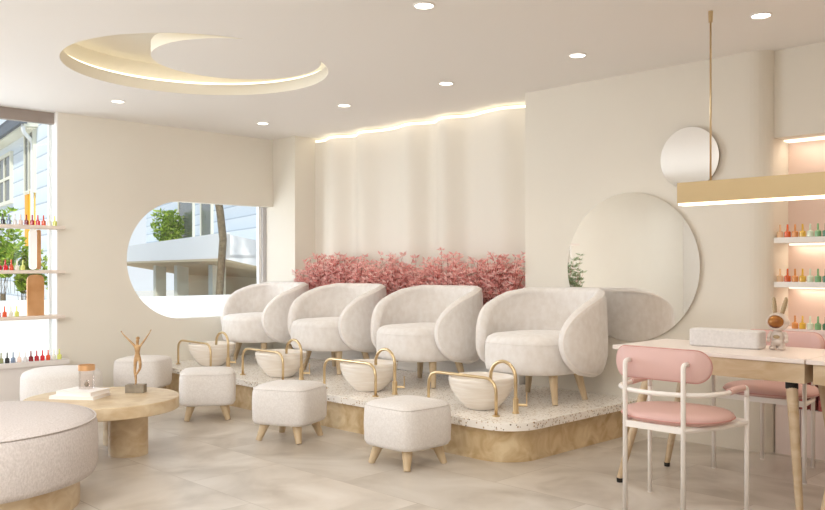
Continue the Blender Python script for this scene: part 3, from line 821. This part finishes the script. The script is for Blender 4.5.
DC = dining(); DC.location = (-2.025, 4.035, 0); DC['label'] = 'pink leather chair with white tube frame, back to the camera, before the desk'
dup(DC, (-2.03, 4.787, 0), PI, 'pink leather chair with white tube frame facing the camera behind the desk')

# ------------------------------------------------------------------ planter and pink foliage
t = thing('planter', 'long white ribbed planter filled with pink foliage behind the armchairs', 'planter')
bm = B(); box(bm, -7.22, -4.175, 5.32, 5.53, .256, .62)
for k in range(12): box(bm, -7.22, -4.175, 5.312, 5.32, .262+k*.03, .280+k*.03)
obj('trough', bm, M['white'], t)
obj('soil', box(B(), -7.20, -4.19, 5.335, 5.515, .60, .625), M['stem'], t)
def bush_mesh(seed, nst, h, w, d_, leafl, m, tilt=.35, whorl=9, lw=.3, lean=(0, 0), yc=None, xc=None):
    rnd = random.Random(seed); bl = bmesh.new(); bs = bmesh.new()
    def leaf(p, dr, L, wd):
        dr = dr.normalized(); s = dr.cross(Vector((rnd.uniform(-1, 1), rnd.uniform(-1, 1), rnd.uniform(-1, 1)))).normalized()
        a = bl.verts.new(p); b = bl.verts.new(p+dr*L*.5+s*wd*.5); c = bl.verts.new(p+dr*L); e = bl.verts.new(p+dr*L*.5-s*wd*.5); bl.faces.new((a, b, c, e))
    def cl_(p):
        if yc: p = Vector((p.x, min(max(p.y, yc[0]), yc[1]), p.z))
        if xc: p = Vector((min(max(p.x, -xc), xc), p.y, p.z))
        return p
    for i in range(nst):
        x0 = rnd.uniform(-w*.6, w*.6); y0 = rnd.uniform(-d_*.5, d_*.5)
        hh = h*rnd.uniform(.45, 1.0)
        dx = rnd.gauss(0, tilt)*h*.5+lean[0]; dy = rnd.gauss(0, tilt)*h*.28+lean[1]
        p0 = Vector((x0, y0, 0)); p1 = cl_(Vector((x0+dx, y0+dy, hh))); pm = p0.lerp(p1, .5)+Vector((0, 0, .04))
        tube(bs, [p0, pm, p1], .0022, 4, caps=False)
        nodes = 6
        for q in range(2, nodes+1):
            f = q/nodes; p = p0.lerp(p1, f)+Vector((0, 0, .04*4*f*(1-f)))
            for wq in range(whorl):
                a = rnd.uniform(0, 2*PI); up = rnd.uniform(.1, 1.1)
                dr = Vector((math.cos(a), math.sin(a), up)); L = leafl*rnd.uniform(.6, 1.15)
                leaf(p, dr, L, L*lw)
            if rnd.random() < .8:
                a = rnd.uniform(0, 2*PI); e = p+Vector((math.cos(a), math.sin(a)*.7, rnd.uniform(.2, .9)))*rnd.uniform(.04, .09); e = cl_(e)
                tube(bs, [p, e], .0015, 3, caps=False)
                for wq in range(whorl):
                    a = rnd.uniform(0, 2*PI); leaf(e, Vector((math.cos(a), math.sin(a), rnd.uniform(.0, 1.2))), leafl*rnd.uniform(.6, 1.1), leafl*lw*.9)
    return bl, bs
def plant(name, seed, label, cat, loc, m, group=None, mstem=None, **k):
    bl, bs = bush_mesh(seed, m=m, **k)
    t = thing(name, label, cat, loc, group=group)
    for bmx, nm, mm in ((bs, 'stems', mstem or M['stem']), (bl, 'foliage', m)):
        me = bpy.data.meshes.new(nm); bmx.to_mesh(me); bmx.free(); me.materials.append(mm)
        o = bpy.data.objects.new(nm, me); C.objects.link(o); o.parent = t
    return t
pp = []
NB = 13
for i in range(NB):
    x = -7.0+2.60*i/(NB-1); z = .62
    lab = 'pink-leaved foliage plant growing from the long planter behind the armchairs'
    if i < 3: pp.append(plant('pink_plant', 50+i, lab, 'plant', (x, 5.41, z), M['pinkleaf'], 'pink plants in the long planter', nst=52, h=.68, w=.20, d_=.20, leafl=.054, tilt=.30, whorl=8, lean=(0, -.01), yc=(-.10, .06), xc=.20, lw=.30))
    else: dup(pp[(i*2+i//3) % 3], (x, 5.41, z), 0, lab).scale = (1, 1, .9+.12*math.sin(i*2.3))
pp[0].scale = (1, 1, .84)
# ------------------------------------------------------------------ green plant seen in the mirror, sofa there
t = plant('olive_tree', 90, 'potted olive-green plant by the side window, seen in the mirror', 'plant', (-6.95, .72, .35), M['olive'], nst=34, h=.95, w=.2, d_=.2, leafl=.075, tilt=.35, whorl=7)
obj('plant_pot', lathe(B(), [(0, -.35), (.20, -.35), (.26, .0), (.28, .02), (.24, .02), (.22, -.03), (0, -.03)], 32), M['pot'], t, smooth=True, auto=40)

# ------------------------------------------------------------------ exterior
struct('ground', box(B(), -40, -7.9, -12, 30, -.1, -.02), M['terrace'])
t = tag(obj('garden_wall', box(B(), -9.7, -9.5, -3, 9, -.02, .83), M['lowwall']), 'bright white garden wall outside below both windows', 'wall')
# weatherboard house seen through the left window; local x runs to the right along its front, -y faces the salon
def house(name, label, origin, rz): return thing(name, label, 'house', (origin[0], origin[1], 0), math.radians(rz))
h1 = house('weatherboard_house', 'pale blue weatherboard house with slate roof outside the left window', (-12.1, 4.72), -9)
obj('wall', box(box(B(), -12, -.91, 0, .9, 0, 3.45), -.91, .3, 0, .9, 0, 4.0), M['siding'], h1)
obj('roof', prism(B(), [(-.24, 3.49), (.9, 3.72), (.9, 3.80), (-.26, 3.55)], -12, -.91, 'x'), M['roof'], h1)
obj('gutter', box(B(), -12, -.91, -.26, -.16, 3.36, 3.50), M['roof'], h1)
obj('soffit', box(B(), -12, -.93, -.2, 0.0, 3.33, 3.39), M['creamtrim'], h1)
obj('downpipe', tube(B(), arcpath([(-1.0, -.2, 3.37), (-1.0, -.2, 3.25), (-1.15, -.04, 3.12), (-1.15, -.04, .1)], .05, 5), .03, 10), M['render'], h1, smooth=True)
def win(par, x0, x1, z0, z1, mx=1, y=-.03, bars=1):
    f = B(); q = .06
    box(f, x0-q, x1+q, y-.02, y+.04, z1, z1+q); box(f, x0-q, x1+q, y-.02, y+.04, z0-q, z0); box(f, x0-q, x0, y-.02, y+.04, z0, z1); box(f, x1, x1+q, y-.02, y+.04, z0, z1)
    for k in range(1, mx): xx = x0+(x1-x0)*k/mx; box(f, xx-q*.5, xx+q*.5, y-.02, y+.03, z0, z1)
    for k in range(1, bars): zz = z0+(z1-z0)*k/bars; box(f, x0, x1, y-.02, y+.03, zz-q*.4, zz+q*.4)
    w = obj('window', f, M['creamtrim'], par); obj('pane', box(B(), x0, x1, y, y+.02, z0, z1), M['winglass'], w); return w
win(h1, -4.6, -2.95, 2.35, 3.12, 3, bars=2); win(h1, -1.72, -1.12, 2.40, 3.28, 2)
obj('yellow_panel', box(B(), -1.68, -1.46, -.05, .0, 1.5, 2.38), M['yellow2'], h1); obj('yellow_panel', box(B(), -1.33, -1.13, -.05, .0, 1.5, 2.38), M['yellow'], h1)
# rendered house with a balcony seen through the round-ended window
h2 = house('balcony_house', 'white house with deep balcony, blue boards and orange bay outside the round-ended window', (-11.9, 7.38), -17)
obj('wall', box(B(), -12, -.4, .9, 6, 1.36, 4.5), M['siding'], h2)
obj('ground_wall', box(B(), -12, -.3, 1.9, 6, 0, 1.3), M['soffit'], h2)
obj('balcony', box(B(), -12, 0, 0, .12, 1.34, 1.76), M['render'], h2)
obj('side_parapet', prism(B(), [(0, 1.34), (0, 1.76), (3.0, 1.15), (3.0, .7)], -.12, 0, 'x'), M['render'], h2)
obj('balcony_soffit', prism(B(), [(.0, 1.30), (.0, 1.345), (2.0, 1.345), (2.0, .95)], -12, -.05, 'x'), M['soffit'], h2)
for x in (-7.75, -5.3, -2.2): obj('post', box(B(), x-.16, x+.16, .35, .6, 0, 1.30), M['creamtrim'], h2)
win(h2, -7.4, -5.9, 1.8, 3.0, 1, .87); win(h2, -5.1, -4.2, 1.8, 3.0, 1, .87)
obj('orange_bay', box(B(), -.42, .18, .90, 1.7, 1.5, 4.2), M['orange'], h2)
w = obj('side_window', box(B(), .16, .20, 1.45, 2.6, 1.55, 2.9), M['creamtrim'], h2)
obj('pane', box(B(), .195, .215, 1.52, 2.5, 1.62, 2.84), M['winglass'], w)
# tree
t = thing('street_tree', 'slim bare tree trunk standing outside the round-ended window', 'tree', (-10.6, 6.52, 0))
tp = [(.03, 0, 0), (.0, 0, .8), (.0, .03, 1.2), (.05, .03, 1.6), (.02, 0, 2.0), (-.06, -.03, 2.4), (-.1, -.05, 3.2)]
obj('trunk', tube(B(), tp, .055, 12), M['bark'], t, smooth=True)
bl, bs = bush_mesh(5, 30, .8, .6, .6, .1, None); bs.free(); o = obj('crown', bl, M['greenleaf'], t); o.location = (-.1, 0, 3.1)
gk = dict(mstem=M['bark'])
obj('balcony_floor', box(B(), -12, 0, .12, .9, 1.346, 1.40), M['render'], h2)
p = plant('garden_shrub', 11, 'bright green potted shrub on the balcony at the left of the round-ended window', 'shrub', (-18.55, 10.0, 1.58), M['greenleaf'], nst=40, h=.95, w=.5, d_=.3, leafl=.13, tilt=.3, whorl=6, lw=.4, **gk)
obj('pot', lathe(B(), [(0, -.178), (.14, -.178), (.18, 0), (0, 0)], 16), M['render'], p)
sh = [(-9.95, 3.33, .9, .85, 31, 'tall leafy green shrub outside the far left of the left window, beside the low wall', .16), (-9.95, 3.62, .75, .62, 32, 'leafy green shrub outside the left window, between the tall shrub and the copper panel', .10), (-9.95, 3.98, .8, .35, 33, 'low yellow-green shrub outside the left window, right of the white panel', .08)]
for x, y, z, h_, sd_, lb, w_ in sh:
    p = plant('garden_shrub', sd_, lb, 'shrub', (x, y, z), M['greenleaf'], nst=26, h=h_*1.1, w=w_, d_=.25, leafl=.085, tilt=.26, whorl=6, lw=.4, **gk)
    obj('lower_stem', lathe(B(), [(0, -z), (.05, -z), (.03, 0), (0, 0)], 8), M['bark'], p)

# ------------------------------------------------------------------ lights
def area(name, loc, rot, sx, sy, e, col, spread=180):
    l = bpy.data.lights.new(name, 'AREA'); l.shape = 'RECTANGLE'; l.size = sx; l.size_y = sy; l.energy = e; l.color = lin(col)[:3]; l.spread = math.radians(spread)
    o = bpy.data.objects.new(name, l); o.location = loc; o.rotation_euler = rot; C.objects.link(o); return o
# daylight entering by the left window (out of frame part) and added fill lamps out of view
area('window_daylight', (-8.4, .75, 1.55), (0, math.radians(-90), math.radians(22)), 2.1, 2.6, 175, (240, 245, 255))
area('window_daylight_round', (-8.15, 3.45, 1.3), (math.radians(90), 0, math.radians(-17)), .5, 1.1, 48, (246, 249, 255))
area('ceiling_fill', (-1.0, 1.1, 2.57), (0, 0, 0), 3.0, 2.6, 66, (250, 250, 247))  # unseen overhead fill, added to brighten the tops of things
area('ceiling_fill', (-3.3, .7, 2.57), (0, 0, 0), 1.6, 1.6, 20, (250, 251, 250))  # second added overhead fill, kept clear of the small mirror
area('rear_fill', (-4.6, -3.4, 2.55), (0, 0, 0), 4.5, .8, 50, (240, 248, 255))  # added fill brightening the rear of the room for the mirrors
area('front_fill', (.9, -1.0, 1.9), (math.radians(78), 0, math.radians(40)), 2.4, 1.6, 13, (250, 251, 248))
area('side_fill', (-2.2, -1.1, 1.95), (math.radians(84), 0, math.radians(60)), 1.6, 1.0, 64, (250, 251, 250), 120)  # unseen fill added behind the view, aimed at the left wall
for x, y, lb in dls:
    l = bpy.data.lights.new('downlight_lamp', 'SPOT'); l.energy = 17; l.spot_size = math.radians(110); l.spot_blend = .9; l.shadow_soft_size = .05; l.color = lin((252, 249, 238))[:3]
    o = bpy.data.objects.new('downlight_lamp', l); o.location = (x, y, H-.02); C.objects.link(o)
area('pendant_lamp', (-.9, 4.37, 1.545), (0, 0, 0), 2.7, .07, 6, (255, 238, 214))
area('recess_lamp', (-5.7, 5.545, 2.585), (math.radians(8), 0, 0), 2.9, .03, 1.0, (255, 240, 216))
area('niche_lamp', (-.6, 5.6, 2.015), (0, 0, 0), 3.1, .06, 5, (255, 236, 212))
for z in (1.34, 1.055): area('shelf_lamp', (-.8, 5.66, z), (0, 0, 0), 2.7, .03, 2.5, (255, 236, 212))
s = bpy.data.lights.new('sun', 'SUN'); s.energy = 3.8; s.angle = math.radians(1.5); s.color = lin((255, 248, 236))[:3]
so = bpy.data.objects.new('sun', s); C.objects.link(so)
so.rotation_euler = Vector((.35, -.55, .8)).to_track_quat('Z', 'Y').to_euler()

w = bpy.data.worlds.new('world'); sc.world = w; w.use_nodes = True; nt = w.node_tree; bg = nt.nodes['Background']
tc = nt.nodes.new('ShaderNodeTexCoord'); sp = nt.nodes.new('ShaderNodeSeparateXYZ'); rp = nt.nodes.new('ShaderNodeValToRGB')
nt.links.new(tc.outputs['Generated'], sp.inputs[0]); nt.links.new(sp.outputs['Z'], rp.inputs[0])
rp.color_ramp.elements[0].color = lin((235, 240, 246)); rp.color_ramp.elements[1].color = lin((168, 200, 235)); nt.links.new(rp.outputs[0], bg.inputs[0]); bg.inputs[1].default_value = 1.25

# ------------------------------------------------------------------ camera
cam = bpy.data.cameras.new('camera'); co = bpy.data.objects.new('camera', cam); C.objects.link(co); sc.camera = co
cam.sensor_width = 36; cam.sensor_fit = 'HORIZONTAL'; cam.lens = 836/825*36; cam.shift_y = 12/825
co.location = (0, 0, 1.2); co.rotation_euler = (PI/2, 0, math.radians(45.397)); cam.clip_start = .05; cam.clip_end = 200

sc.view_settings.view_transform = 'Standard'; sc.view_settings.look = 'None'; sc.view_settings.exposure = -.09
sc.cycles.use_denoising = True; sc.cycles.max_bounces = 10; sc.cycles.diffuse_bounces = 6; sc.cycles.sample_clamp_indirect = 6
sc.cycles.caustics_reflective = True; sc.cycles.blur_glossy = 1.0; sc.cycles.caustics_refractive = False
